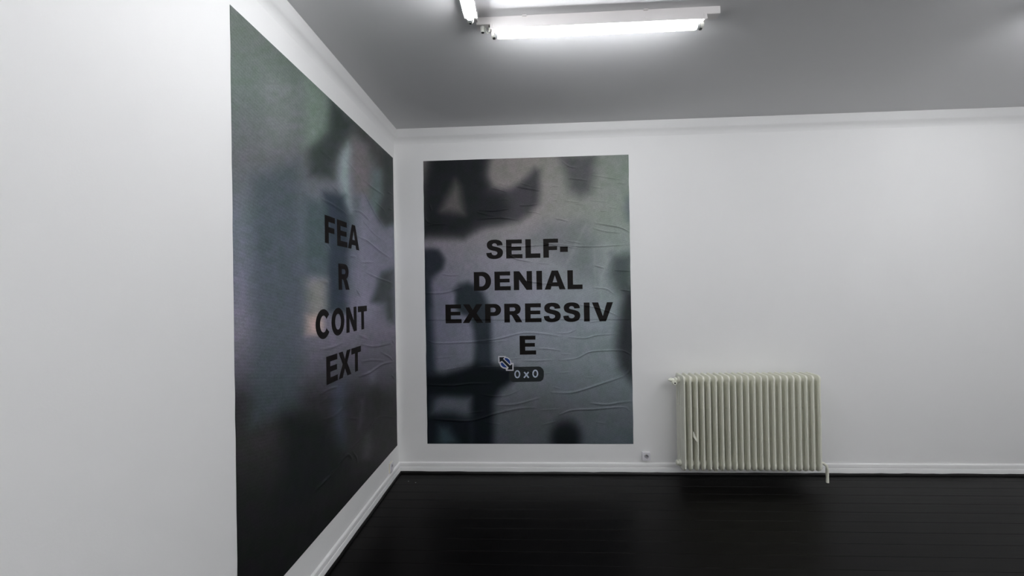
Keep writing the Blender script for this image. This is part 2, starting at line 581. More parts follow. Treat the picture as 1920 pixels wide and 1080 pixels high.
# creases of the pasted paper (photo pixels in crop units): (points, height mm, half-width mm)
BACK_CREASES = []
for pts, h, w in [
        ([(705, 262), (780, 275), (865, 288)], 7, 6), ([(525, 270), (580, 283), (630, 298)], 5, 5), ([(570, 235), (630, 250)], 3, 5),
        ([(725, 395), (790, 392), (850, 380)], 6, 5), ([(440, 425), (540, 430), (645, 415)], 5, 6), ([(780, 435), (830, 440), (870, 450)], 4, 5),
        ([(430, 490), (560, 478), (640, 482), (715, 495)], 7, 6), ([(430, 440), (520, 462), (600, 470)], 4, 6), ([(55, 540), (130, 524), (220, 524)], 7, 6),
        ([(975, 485), (1010, 490), (1060, 502)], 5, 5), ([(1065, 203), (1120, 208), (1195, 218)], 6, 5), ([(1020, 85), (1070, 120), (1130, 130)], 3, 6),
        ([(1230, 180), (1320, 195), (1430, 212)], 4, 5), ([(1230, 262), (1300, 270)], 3, 5), ([(1040, 358), (1110, 368), (1170, 378)], 3, 6),
        ([(1110, 380), (1170, 385)], 3, 4), ([(1250, 515), (1340, 530), (1430, 548), (1495, 580)], 8, 6), ([(1240, 550), (1320, 572), (1420, 582)], 5, 6),
        ([(1220, 358), (1330, 366)], 3, 4), ([(950, 255), (1000, 258)], 3, 4), ([(950, 310), (995, 312)], 3, 4), ([(955, 358), (985, 356)], 3, 4),
        ([(560, 670), (700, 680), (880, 668), (960, 660), (1100, 675), (1250, 678), (1495, 662)], 6, 6), ([(880, 650), (980, 670), (1130, 690)], 5, 6),
        ([(1060, 640), (1150, 655)], 4, 5), ([(650, 735), (700, 765), (800, 785)], 6, 6), ([(860, 795), (930, 800)], 3, 5), ([(1250, 812), (1310, 828)], 6, 5),
        ([(1390, 845), (1500, 850)], 5, 5), ([(750, 915), (830, 928), (950, 940)], 5, 6), ([(830, 945), (930, 935)], 4, 5), ([(1430, 980), (1505, 990)], 5, 5),
        ([(60, 1005), (200, 1000), (320, 965)], 5, 8), ([(180, 870), (240, 880), (300, 876)], 4, 6), ([(1240, 965), (1330, 975), (1380, 1010)], 4, 6),
        ([(60, 460), (75, 500), (110, 520)], 4, 6), ([(95, 380), (110, 430)], 3, 6), ([(1400, 235), (1460, 240)], 4, 5), ([(600, 350), (640, 352)], 3, 4),
        ([(730, 235), (840, 270)], 3, 5), ([(1350, 405), (1400, 410)], 3, 4), ([(1290, 430), (1330, 432)], 3, 4)]:
    BACK_CREASES.append((crop(pts, 780, 280, 3.724), h * 1.5, w))
for pts, h, w in [
        ([(70, 285), (150, 310), (400, 300), (560, 282), (740, 240), (870, 242), (1010, 262)], 7, 7),
        ([(400, 310), (540, 300), (650, 290)], 4, 6), ([(980, 240), (1060, 238), (1120, 212)], 4, 6), ([(1060, 268), (1180, 275), (1260, 255), (1400, 245)], 6, 6),
        ([(840, 348), (920, 350), (1010, 362)], 6, 5), ([(1010, 385), (1080, 388)], 3, 5), ([(1000, 430), (1120, 415), (1200, 375), (1290, 362), (1440, 362), (1510, 400)], 8, 6),
        ([(740, 430), (850, 432), (960, 425)], 5, 6), ([(620, 425), (740, 410)], 3, 6), ([(1130, 40), (1250, 60), (1330, 85), (1410, 120)], 6, 6),
        ([(440, 478), (600, 475)], 4, 6), ([(75, 600), (250, 605), (380, 592), (520, 590)], 6, 7), ([(180, 500), (300, 480), (420, 465)], 4, 6),
        ([(950, 655), (1080, 655), (1180, 630), (1300, 590), (1470, 535)], 9, 8), ([(890, 525), (940, 515)], 3, 5), ([(1000, 518), (1070, 512)], 3, 5),
        ([(465, 670), (540, 680), (640, 672), (740, 630)], 4, 7), ([(120, 840), (380, 850), (560, 800), (720, 765), (830, 760)], 8, 8), ([(560, 740), (700, 735), (860, 692)], 7, 8),
        ([(350, 800), (470, 785)], 4, 6), ([(1000, 810), (1090, 778), (1240, 770), (1440, 756), (1490, 780)], 8, 7), ([(1220, 728), (1330, 738), (1430, 722), (1510, 715)], 7, 8),
        ([(870, 778), (1000, 770)], 3, 6), ([(880, 880), (970, 858)], 4, 6), ([(1260, 862), (1330, 872)], 4, 5), ([(1180, 550), (1240, 548)], 2.5, 5),
        ([(140, 415), (260, 402)], 3, 6), ([(1480, 440), (1490, 500), (1440, 545)], 4, 7), ([(960, 615), (1010, 630)], 3, 5),
        ([(480, 860), (600, 880)], 2.5, 8), ([(1200, 165), (1300, 150)], 4, 6), ([(700, 470), (780, 500), (900, 560)], 2.5, 6)]:
    BACK_CREASES.append((crop(pts, 780, 560, 3.724), h, w))
LEFT_CREASES = []
for pts, h, w in [
        ([(90, 330), (150, 400), (210, 480)], 5, 8), ([(165, 345), (220, 400)], 4, 7), ([(215, 475), (260, 515), (320, 555)], 7, 8), ([(80, 470), (140, 560), (180, 610)], 4, 8),
        ([(0, 570), (60, 605), (130, 650)], 5, 8), ([(155, 632), (200, 640), (250, 685)], 7, 8), ([(210, 520), (270, 640), (325, 720)], 6, 7), ([(220, 690), (270, 750), (310, 780)], 5, 7),
        ([(190, 765), (240, 790), (300, 840), (362, 880)], 8, 8), ([(205, 895), (270, 895)], 5, 7), ([(230, 945), (290, 975), (362, 1000)], 7, 7), ([(340, 540), (365, 555)], 6, 7),
        ([(270, 580), (330, 640)], 5, 7), ([(0, 985), (40, 1000)], 5, 8), ([(20, 800), (50, 830)], 4, 7), ([(150, 865), (180, 868)], 4, 7), ([(345, 625), (366, 632)], 6, 7),
        ([(0, 330), (60, 380)], 3, 8), ([(50, 500), (90, 540)], 4, 8), ([(180, 1030), (205, 1070)], 4, 6)]:
    LEFT_CREASES.append((crop(pts, 600, 160, 2.7), h, w))
for pts, h, w in [
        ([(0, 230), (80, 215), (170, 180)], 4, 8), ([(320, 190), (420, 205), (550, 180)], 7, 8), ([(300, 440), (380, 410), (480, 345), (570, 325)], 8, 8), ([(320, 325), (400, 312), (500, 320)], 4, 8),
        ([(0, 580), (60, 540), (130, 520)], 5, 8), ([(20, 780), (100, 750), (170, 690)], 4, 9), ([(180, 1050), (260, 980), (350, 890), (450, 760), (590, 760)], 3.5, 6), ([(-40, 1330), (80, 1200), (200, 1055), (250, 1080)], 8, 9),
        ([(470, 250), (540, 290), (572, 330)], 5, 8), ([(300, 120), (370, 145)], 5, 8), ([(555, 430), (580, 460)], 6, 8), ([(560, 160), (572, 180)], 5, 8),
        ([(250, 1030), (280, 1070), (290, 1110)], 4, 8), ([(230, 770), (290, 765)], 3, 7), ([(0, 650), (50, 600)], 3, 8)]:
    LEFT_CREASES.append((crop(pts, 600, 600, 4.156), h, w))


def densify(pts, n=10):
    """Catmull-Rom through the points"""
    p = [np.array(q, float) for q in pts]
    p = [2 * p[0] - p[1]] + p + [2 * p[-1] - p[-2]]
    out = []
    for i in range(1, len(p) - 2):
        for k in range(n):
            t = k / n
            a, b_, c, d = p[i - 1], p[i], p[i + 1], p[i + 2]
            out.append(0.5 * (2 * b_ + (c - a) * t + (2 * a - 5 * b_ + 4 * c - d) * t * t + (3 * b_ - a - 3 * c + d) * t ** 3))
    out.append(p[-2])
    return np.array(out)


class Poster:
    """A pasted paper sheet. 'to_wall' maps photo pixels to (a, z) on the wall, 'place' maps (a, out, z) to the room."""

    def __init__(self, name, a0, a1, z0, z1, na, nz, hit, px_of, place, printer, creases, wallref, seed, seam=None):
        self.a0, self.a1, self.z0, self.z1, self.na, self.nz = a0, a1, z0, z1, na, nz
        self.place = place
        r = np.random.default_rng(seed)
        a = np.linspace(a0, a1, na + 1)
        z = np.linspace(z0, z1, nz + 1)
        AA, ZZ = np.meshgrid(a, z)
        # creases
        Hh = np.zeros_like(AA)
        for pts, h, w in creases:
            q = densify([hit(*p) for p in pts], 8)
            w = w * 0.00085
            seglen = np.hypot(*(q[1:] - q[:-1]).T)
            cum = np.concatenate([[0], np.cumsum(seglen)]) / max(seglen.sum(), 1e-6)
            m_ = 5 * w
            i0, i1 = np.searchsorted(a, [q[:, 0].min() - m_, q[:, 0].max() + m_])
            j0, j1 = np.searchsorted(z, [q[:, 1].min() - m_, q[:, 1].max() + m_])
            if i1 <= i0 or j1 <= j0:
                continue
            X, Z = AA[j0:j1, i0:i1], ZZ[j0:j1, i0:i1]
            best = np.full(X.shape, 1e9)
            tt = np.zeros(X.shape)
            for k in range(len(q) - 1):
                e = q[k + 1] - q[k]
                t = np.clip(((X - q[k][0]) * e[0] + (Z - q[k][1]) * e[1]) / (e @ e + 1e-12), 0, 1)
                d = np.hypot(X - q[k][0] - t * e[0], Z - q[k][1] - t * e[1])
                mk = d < best
                best[mk] = d[mk]
                tt[mk] = (cum[k] + t * (cum[k + 1] - cum[k]))[mk]
            fade = np.clip(np.sin(np.pi * np.clip(tt * 0.96 + 0.02, 0, 1)), 0, 1) ** 0.6
            hh = h * CREASE * 0.001 * fade * np.exp(-(best / (w * 1.0)) ** 2)
            Hh[j0:j1, i0:i1] = np.maximum(Hh[j0:j1, i0:i1], hh)
        P2 = np.stack([AA.ravel(), ZZ.ravel()], 1)
        Hh += 0.0012 * (value_noise(P2, 0.10, seed) + 0.5 * value_noise(P2, 0.045, seed + 1)).reshape(Hh.shape)
        if seam:            # the upper paper panel overlaps the lower one
            (xa_, za_), (xb_, zb_) = seam
            dz = ZZ - (za_ + (AA - xa_) * (zb_ - za_) / (xb_ - xa_))
            Hh += 0.0040 * np.clip((dz + 0.002) / 0.004, 0, 1) * np.clip(1 - dz / 0.22, 0, 1)
        # keep the rim pasted down, slightly wavy
        rim = np.minimum(np.minimum(AA - a0, a1 - AA), np.minimum(ZZ - z0, z1 - ZZ))
        Hh *= 0.35 + 0.65 * np.clip(rim / 0.02, 0, 1)
        Hh += 0.0015
        self.H = Hh
        # wavy cut edges
        ew = 0.0022 * (value_noise(np.stack([z * 0, z], 1), 0.09, seed + 4) - 0.5)
        AA2 = AA + ew[:, None] * np.clip(1 - np.minimum(AA - a0, a1 - AA) / 0.05, 0, 1)
        co = np.array(place(AA2.ravel(), Hh.ravel(), ZZ.ravel())).T
        # skirt so that the sheet meets the wall
        idx = np.arange((na + 1) * (nz + 1)).reshape(nz + 1, na + 1)
        rimidx = np.concatenate([idx[0, :], idx[1:, -1], idx[-1, -2::-1], idx[-2:0:-1, 0]])
        sk = np.array(place(AA2.ravel()[rimidx], np.full(len(rimidx), 0.0002), ZZ.ravel()[rimidx])).T
        n0 = len(co)
        co = np.concatenate([co, sk])
        quads = np.stack([idx[:-1, :-1], idx[:-1, 1:], idx[1:, 1:], idx[1:, :-1]], -1).reshape(-1, 4)
        R_ = len(rimidx)
        ar = np.arange(R_)
        sq = np.stack([rimidx, n0 + ar, n0 + (ar + 1) % R_, np.roll(rimidx, -1)], -1)
        quads = np.concatenate([quads, sq])
        me = bpy.data.meshes.new(name)
        me.vertices.add(len(co))
        me.vertices.foreach_set('co', co.astype(np.float32).ravel())
        me.loops.add(len(quads) * 4)
        me.loops.foreach_set('vertex_index', quads.astype(np.int32).ravel())
        me.polygons.add(len(quads))
        me.polygons.foreach_set('loop_start', (np.arange(len(quads)) * 4).astype(np.int32))
        sm = np.ones(len(quads), bool)
        me.polygons.foreach_set('use_smooth', sm)
        me.update(calc_edges=True)
        # print colours -> reflectance of the ink
        px = px_of(P2)
        col = lin(printer(px))
        ref = lin(np.interp(px[:, 1], [0, 296, 560, 832, 1100], wallref))
        alb = np.clip(0.85 * col / ref[:, None], 0.002, 0.8)
        full = np.ones((len(co), 4), np.float32)
        full[:n0, :3] = alb
        full[n0:, :3] = alb[rimidx]
        at = me.color_attributes.new('ink', 'FLOAT_COLOR', 'POINT')
        at.data.foreach_set('color', full.ravel())
        me.materials.append(M_PRINT)
        self.root = link(bpy.data.objects.new(name, me))

    def height(self, A_, Z_):
        x = np.clip((A_ - self.a0) / (self.a1 - self.a0) * self.na, 0, self.na - 1e-6)
        y_ = np.clip((Z_ - self.z0) / (self.z1 - self.z0) * self.nz, 0, self.nz - 1e-6)
        i, j = x.astype(int), y_.astype(int)
        fx, fy = x - i, y_ - j
        H = self.H
        return (H[j, i] * (1 - fx) + H[j, i + 1] * fx) * (1 - fy) + (H[j + 1, i] * (1 - fx) + H[j + 1, i + 1] * fx) * fy

    def decal(self, name, polys, mat, off, label=None):
        """polys: list of (outer, [holes]) in wall coordinates (a, z), laid onto the creased sheet as flat print"""
        bm = bmesh.new()
        for outer, holes in polys:
            es = []
            for loop in [outer] + holes:
                vs_ = [bm.verts.new((p[0], 0, p[1])) for p in loop]
                for i in range(len(vs_)):
                    es.append(bm.edges.new((vs_[i], vs_[(i + 1) % len(vs_)])))
            bmesh.ops.triangle_fill(bm, use_beauty=True, use_dissolve=False, edges=es)
        aa = [v.co.x for v in bm.verts]
        zz = [v.co.z for v in bm.verts]
        for lo, hi, c0, c1, n, ax in ((min(aa), max(aa), self.a0, self.a1, self.na, 0), (min(zz), max(zz), self.z0, self.z1, self.nz, 2)):
            st = (c1 - c0) / n
            for k in range(int((lo - c0) / st) + 1, int((hi - c0) / st) + 1):
                co = [0, 0, 0]
                no = [0, 0, 0]
                co[ax] = c0 + k * st
                no[ax] = 1
                bmesh.ops.bisect_plane(bm, geom=bm.verts[:] + bm.edges[:] + bm.faces[:], dist=1e-6, plane_co=co, plane_no=no)
        A_ = np.array([v.co.x for v in bm.verts])
        Z_ = np.array([v.co.z for v in bm.verts])
        co = np.array(self.place(A_, self.height(A_, Z_) + off, Z_)).T
        for v, c in zip(bm.verts, co):
            v.co = c
        o = obj(name, bm, mat, self.root, 60)
        if label:
            o['label'] = label
        return o


CREASE = 1.05

# --- heavy grotesque capitals, 1000 units to the em


def arc(cx, cy, rx, ry, a0, a1, n=12):
    return [(cx + rx * math.cos(math.radians(a0 + (a1 - a0) * i / n)), cy + ry * math.sin(math.radians(a0 + (a1 - a0) * i / n))) for i in range(n + 1)]


def stroke(path, wid, n=8):
    q = densify(path, n)
    ws = np.interp(np.linspace(0, 1, len(q)), np.linspace(0, 1, len(wid)), wid)
    t = np.gradient(q, axis=0)
    t /= np.linalg.norm(t, axis=1)[:, None]
    nn = np.stack([-t[:, 1], t[:, 0]], 1)
    l, r = q + nn * ws[:, None], q - nn * ws[:, None]
    return [tuple(p) for p in l] + [tuple(p) for p in r[::-1]]


def glyphs():
    G = {}
    G['E'] = (722, [([(73, 0), (683, 0), (683, 156), (280, 156), (280, 298), (642, 298), (642, 440), (280, 440), (280, 563), (666, 563), (666, 716), (73, 716)], [])])
    G['F'] = (667, [([(73, 0), (280, 0), (280, 284), (588, 284), (588, 430), (280, 430), (280, 562), (627, 562), (627, 716), (73, 716)], [])])
    G['L'] = (667, [([(73, 0), (630, 0), (630, 172), (280, 172), (280, 716), (73, 716)], [])])
    G['I'] = (389, [([(88, 0), (301, 0), (301, 716), (88, 716)], [])])
    G['N'] = (833, [([(73, 0), (275, 0), (275, 395), (548, 0), (760, 0), (760, 716), (558, 716), (558, 320), (288, 716), (73, 716)], [])])
    G['T'] = (722, [([(22, 716), (700, 716), (700, 540), (465, 540), (465, 0), (257, 0), (257, 540), (22, 540)], [])])
    G['A'] = (778, [([(0, 0), (222, 0), (257, 120), (516, 120), (551, 0), (778, 0), (505, 716), (273, 716)], [[(304, 272), (470, 272), (387, 535)]])])
    G['V'] = (778, [([(0, 716), (231, 716), (392, 205), (551, 716), (776, 716), (507, 0), (272, 0)], [])])
    G['X'] = (778, [([(18, 716), (262, 716), (390, 492), (516, 716), (758, 716), (532, 368), (778, 0), (528, 0), (387, 230), (246, 0), (0, 0), (248, 372)], [])])
    G['-'] = (333, [([(28, 205), (318, 205), (318, 405), (28, 405)], [])])
    G['D'] = (778, [([(73, 0), (400, 0)] + arc(400, 358, 325, 358, -78, 78, 18) + [(400, 716), (73, 716)],
                     [[(280, 556), (350, 556)] + arc(355, 358, 158, 198, 78, -78, 14) + [(350, 160), (280, 160)]])])
    G['P'] = (722, [([(73, 0), (280, 0), (280, 256), (425, 256)] + arc(430, 486, 248, 230, -80, 80, 14) + [(425, 716), (73, 716)],
                     [[(280, 572), (395, 572)] + arc(395, 488, 82, 84, 80, -80, 8) + [(395, 404), (280, 404)]])])
    G['R'] = (778, [([(73, 0), (280, 0), (280, 291), (305, 291), (345, 278), (378, 235), (505, 0), (748, 0), (640, 205), (600, 262), (545, 308), (610, 335), (660, 385)]
                     + arc(470, 512, 222, 204, -20, 85, 10) + [(460, 716), (73, 716)],
                     [[(280, 572), (420, 572)] + arc(420, 502, 68, 70, 80, -80, 8) + [(420, 432), (280, 432)]])])
    G['O'] = (833, [(arc(417, 358, 372, 372, 0, 345, 31), [arc(417, 358, 162, 212, 0, 345, 23)])])
    ci = arc(420, 358, 170, 210, 32, 328, 22)
    co = arc(412, 358, 374, 374, 323, 37, 26)
    G['C'] = (778, [(co + ci, [])])
    s1 = densify([(668, 508), (642, 612), (565, 690), (450, 724), (340, 728), (215, 712), (125, 660), (78, 588), (70, 512), (95, 422), (165, 357), (270, 316),
                  (380, 288), (442, 260), (464, 220), (448, 170), (400, 140), (345, 133), (290, 147), (257, 185), (247, 237)], 3)
    s2 = densify([(42, 224), (65, 120), (130, 42), (230, 0), (350, -12), (480, 4), (590, 52), (652, 130), (676, 225), (660, 312), (610, 378), (530, 420), (440, 448),
                  (340, 472), (287, 492), (270, 524), (287, 562), (335, 586), (398, 580), (440, 550), (458, 496)], 3)
    G['S'] = (722, [([tuple(p) for p in s1] + [tuple(p) for p in s2], [])])
    return G


GL = glyphs()


def text_polys(line, em_a, em_z, centre, base, sign):
    """sign=+1: text runs along +a; -1: along -a"""
    adv = sum(GL[c][0] for c in line)
    lo = min(p[0] for p in GL[line[0]][1][0][0])
    hi = adv - GL[line[-1]][0] + max(p[0] for p in GL[line[-1]][1][0][0])
    x = -(lo + hi) / 2
    out = []
    for c in line:
        for outer, holes in GL[c][1]:
            f = lambda loop: [(centre + sign * (x + p[0]) * em_a / 1000, base + p[1] * em_z / 1000) for p in loop]
            out.append((f(outer), [f(h) for h in holes]))
        x += GL[c][0]
    return out


# --- back wall poster


def back_hit(px, py):
    p = hit_y(px, py)
    return (p[0], p[2])


def proj_px(P3):
    v = P3 - CAM[None, :]
    zc = v @ AF
    return np.stack([960 + F_PX * (v @ AR) / zc, 540 - F_PX * (v @ AU) / zc], 1)


back = Poster('poster', 0.246, 1.9625, 0.243, 2.631, 400, 560, back_hit,
              lambda P2: proj_px(np.stack([P2[:, 0], P2[:, 0] * 0, P2[:, 1]], 1)),
              lambda a, o, z: (a, -o, z), back_print, BACK_CREASES, (176, 172, 165, 146, 140), 21,
              (back_hit(813, 600.3), back_hit(1187, 599.5)))
tag(back.root, 'tall dark blurry pasted poster reading SELF-DENIAL EXPRESSIVE facing the camera', 'poster')
EM = (back_hit(1148.4, 588)[0] - back_hit(834.2, 588)[0]) / 6.26
for txt, bx, by in (('SELF-', 988, 484), ('DENIAL', 990, 543.6), ('EXPRESSIV', 991.3, 604.2), ('E', 990, 664.8)):
    c = back_hit(bx, by)
    back.decal('lettering', text_polys(txt, EM, EM * 0.985, c[0], c[1], 1), M_INK, 0.0006, 'black heavy capitals reading ' + txt)

# resize cursor and size tooltip printed below the text


def q(pts, s=13.5):
    return [back_hit(920 + x / s, 650 + y / s) for x, y in pts]


back.decal('tooltip_box', [(q([(470, 540), (520, 512), (1220, 500)] + arc(1240, 590, 95, 88, 90, 0, 6)[0:0] + [(1270, 515), (1320, 560), (1345, 620), (1345, 760), (1325, 830), (1270, 875), (1220, 882),
                              (580, 895), (530, 880), (490, 840), (470, 780)]), [])], M_TIP, 0.0006, 'dark rounded tooltip box')


def ring(cx, cy, rx, ry, t, n=20):
    o_ = arc(cx, cy, rx, ry, 0, 360 - 360 / n, n - 1)
    i_ = arc(cx, cy, rx - t, ry - t, 0, 360 - 360 / n, n - 1)
    return (q(o_), [q(i_)])


dg = [ring(675, 695, 74, 102, 33), (q(stroke([(850, 640), (905, 710), (962, 785)], [18, 18, 18], 2)), []), ring(1130, 680, 74, 102, 33)]
back.decal('tooltip_text', dg, M_DIGIT, 0.0012, 'pale digits reading 0 x 0')
back.decal('tooltip_text', [(q(stroke([(958, 638), (905, 712), (842, 785)], [18, 18, 18], 2)), [])], M_DIGIT, 0.0014)
# globe behind the double arrow: white disc outline, blue fill, then white-edged black double arrow
back.decal('cursor_globe_rim', [(q(arc(372, 408, 150, 150, 0, 345, 23)), [])], M_CWHITE, 0.0012)
back.decal('cursor_globe', [(q(arc(375, 405, 122, 122, 0, 345, 23)), [])], M_CBLUE, 0.0016, 'blue globe behind the cursor arrow')
back.decal('cursor_outline', [(q([(190, 236), (375, 236), (388, 262), (348, 306), (484, 440), (520, 408), (580, 408), (580, 608), (392, 608), (380, 566), (422, 526),
                                  (290, 392), (252, 424), (200, 416)]), [])], M_CWHITE, 0.0020, 'white edge of the double-headed cursor')
back.decal('cursor_arrow', [(q([(220, 264), (352, 264), (316, 308), (490, 476), (550, 436), (550, 578), (422, 578), (456, 528), (288, 358), (228, 392)]), [])], M_CBLACK, 0.0024,
           'black double-headed cursor arrow')

# --- left wall poster; a runs from the corner towards the camera


def left_hit(px, py):
    p = hit_x(px, py)
    return (-p[1], p[2])


left = Poster('poster', 0.046, 1.955, 0.245, 2.652, 420, 560, left_hit,
              lambda P2: proj_px(np.stack([P2[:, 0] * 0, -P2[:, 0], P2[:, 1]], 1)),
              lambda a, o, z: (o, -a, z), left_print, LEFT_CREASES, (168, 168, 160, 150, 140), 41)
tag(left.root, 'tall dark blurry pasted poster reading FEAR CONTEXT on the left wall', 'poster')
for txt, base in (('FEA', 1.808), ('R', 1.546), ('CONT', 1.279), ('EXT', 1.016)):
    left.decal('lettering', text_polys(txt, EM, EM * 0.985, 1.0005, base, -1), M_INK, 0.0006, 'black heavy capitals reading ' + txt)

# ------------------------------------------------------------------ fluorescent battens (built along +x, tube centre at origin x)
RAIL_H, RAIL_W = 0.036, 0.050
TUBE_Z, TUBE_R, TUBE_L = -0.077, 0.0185, 1.0


def build_batten():
    root = empty('fluorescent_batten')
    bm = bmesh.new()
    w = RAIL_W / 2
    def extrude(bm, prof, x0, x1):
        r0 = [bm.verts.new((x0, y_, z_)) for y_, z_ in prof]
        r1 = [bm.verts.new((x1, y_, z_)) for y_, z_ in prof]
        for i in range(len(prof)):
            j = (i + 1) % len(prof)
            bm.faces.new((r0[i], r0[j], r1[j], r1[i]))
        bm.faces.new(r0)
        bm.faces.new(r1)
    # base rail screwed to the ceiling
    extrude(bm, [(-w, 0), (-w, -RAIL_H + 0.002), (-w + 0.002, -RAIL_H), (w - 0.002, -RAIL_H), (w, -RAIL_H + 0.002), (w, 0)], -0.600, 0.600)
    obj('rail', bm, M_RAIL, root, 30)
    # flared reflector channel that hugs the tube
    inner = [(-w - 0.0006, -0.020), (-w - 0.0006, -0.036), (-0.0310, -0.0560), (-0.0325, -0.0630), (-0.0310, -0.0635), (-0.0235, -0.0500)]
    outer = [(w + 0.0006, -0.020), (w + 0.0006, -0.036), (0.0320, -0.0590), (0.0305, -0.0595), (0.0235, -0.0500)]
    full = inner + outer[::-1]
    bm = bmesh.new()
    extrude(bm, full, -0.522, 0.536)
    obj('reflector', bm, M_RAIL, root, 20)
    strap = [(-w - 0.0014, -0.003), (-w - 0.0014, -0.036), (-0.0320, -0.0560), (-0.0335, -0.0642), (-0.0250, -0.0512),
             (0.0250, -0.0512), (0.0330, -0.0602), (w + 0.0014, -0.036), (w + 0.0014, -0.003)]
    for x in (-0.358, 0.240):
        bm = bmesh.new()
        add_box(bm, x - 0.011, x + 0.011, -w - 0.009, w + 0.009, -0.006, -0.0005, 0.001, 1)
        extrude(bm, strap, x - 0.0014, x + 0.0014)
        obj('mounting_clip', bm, M_RAIL, root)
    # tube
    bm = bmesh.new()
    h = TUBE_L / 2
    add_lathe(bm, [(TUBE_R * 0.86, -h + 0.004), (TUBE_R, -h + 0.012), (TUBE_R, h - 0.012), (TUBE_R * 0.86, h - 0.004)], (0, 0, TUBE_Z), 'x', 24)
    tube = obj('tube', bm, M_GLOW, root, 40)
    for s in (-1, 1):
        bm = bmesh.new()
        add_lathe(bm, [(TUBE_R * 0.88, s * (h - 0.005)), (TUBE_R * 0.88, s * (h + 0.007)), (TUBE_R * 0.7, s * (h + 0.0085))], (0, 0, TUBE_Z), 'x', 20)
        for dy in (-0.006, 0.006):
            add_lathe(bm, [(0.0012, s * (h + 0.008)), (0.0012, s * (h + 0.016))], (0, dy, TUBE_Z), 'x', 8)
        obj('tube_cap', bm, M_CAP, tube, 40)
    # lampholders: a tombstone on a foot under the rail at both ends
    for s in (-1, 1):
        bm = bmesh.new()
        x0 = s * (h + 0.0095)
        x1 = s * (h + 0.026)
        xa, xb = min(x0, x1), max(x0, x1)
        add_box(bm, xa, xb, -0.013, 0.013, TUBE_Z - 0.002, -RAIL_H - 0.010, 0.003, 2)
        add_lathe(bm, [(0.0150, x0 - (xa + xb) / 2), (0.0165, 0), (0.0150, x1 - (xa + xb) / 2)], ((xa + xb) / 2, 0, TUBE_Z), 'x', 18)
        ho = obj('lampholder', bm, M_HOLDER, root, 40)
        bm = bmesh.new()
        add_box(bm, min(x0 - s * 0.004, x1 - s * 0.006), max(x0 - s * 0.004, x1 - s * 0.006), -0.006, 0.006, TUBE_Z - 0.021, TUBE_Z - 0.0125, 0.0015, 1)
        obj('contact', bm, M_DARK, ho)
        bm = bmesh.new()
        add_box(bm, min(x1 - s * 0.006, x1 + s * 0.004), max(x1 - s * 0.006, x1 + s * 0.004), -0.033, 0.030, -0.066, -RAIL_H + 0.002, 0.001, 1)
        obj('end_plate', bm, M_RAIL, root)
    # starter, spare clip and loose lead at the wired end
    bm = bmesh.new()
    add_lathe(bm, [(0.0105, 0.0), (0.0105, -0.026), (0.0085, -0.029)], (-0.570, -0.004, -RAIL_H + 0.001), 'z', 16)
    st = obj('starter', bm, M_HOLDER, root, 40)
    bm = bmesh.new()
    add_lathe(bm, [(0.0082, 0.0), (0.0078, -0.0015)], (-0.570, -0.004, -RAIL_H - 0.0282), 'z', 16)
    obj('starter_tip', bm, M_DARK, st)
    bm = bmesh.new()
    pts = [(-0.556, 0.004, -RAIL_H), (-0.553, 0.002, -RAIL_H - 0.018), (-0.545, 0.0, -RAIL_H - 0.030), (-0.535, 0.0, -RAIL_H - 0.026), (-0.531, 0.0, -RAIL_H - 0.012), (-0.530, 0.0, -RAIL_H + 0.002)]
    add_tube(bm, [tuple(p) for p in densify3(pts)], 0.0028, 8)
    obj('lead_wire', bm, M_HOLDER, root, 60)
    bm = bmesh.new()
    add_box(bm, -0.538, -0.528, -0.017, -0.004, -RAIL_H - 0.009, -RAIL_H + 0.001, 0.001, 1)
    obj('terminal', bm, M_DARK, root)
    bm = bmesh.new()
    add_box(bm, -0.539, -0.531, -0.012, 0.004, -RAIL_H - 0.030, -RAIL_H - 0.006, 0.002, 1)
    obj('lead_clip', bm, M_HOLDER, root)
    return root


def densify3(pts, n=5):
    out = []
    p = [np.array(v, float) for v in pts]
    p = [2 * p[0] - p[1]] + p + [2 * p[-1] - p[-2]]
    for i in range(1, len(p) - 2):
        for k in range(n):
            t = k / n
            a, b_, c, d = p[i - 1], p[i], p[i + 1], p[i + 2]
            out.append(0.5 * (2 * b_ + (c - a) * t + (2 * a - 5 * b_ + 4 * c - d) * t * t + (3 * b_ - a - 3 * c + d) * t ** 3))
    out.append(p[-2])
    return out


def copy_tree(o, parent=None):
    c = o.copy()
    link(c)
    c.parent = parent
    for ch in list(o.children):
        copy_tree(ch, c)
    return c


bat = build_batten()
first = True
BX0, BY0 = 1.493, -1.400          # back batten of the near square: tube centre
# each pair is an L: one batten parallel to the back wall, one running from its left end towards the camera
PAIRS = [(0.0, 0.0, 'long lit fluorescent batten on the ceiling parallel to the SELF-DENIAL poster wall',
          'lit fluorescent batten meeting the left end of the long one at right angles'),
         (2.85, 0.0, 'lit fluorescent batten on the ceiling in front of the wall right of the radiator',
          'lit fluorescent batten standing at right angles to the one beyond the radiator'),
         (0.75, -2.30, 'unseen lit fluorescent batten added just behind the camera to brighten the room, parallel to the back wall',  # rear row of pairs: added out of view to brighten the lower walls
          'unseen lit fluorescent batten added behind the camera to brighten the room, square to the back wall'),
         (1.96, -2.30, 'unseen lit fluorescent batten added midway along the rear row as fill light, parallel to the back wall',
          'unseen lit fluorescent batten added midway along the rear row as fill light, square to the back wall'),
         (3.2, -2.30, 'unseen lit fluorescent batten added in the rear right as fill light, parallel to the back wall',
          'unseen lit fluorescent batten added in the rear right as fill light, square to the back wall')]
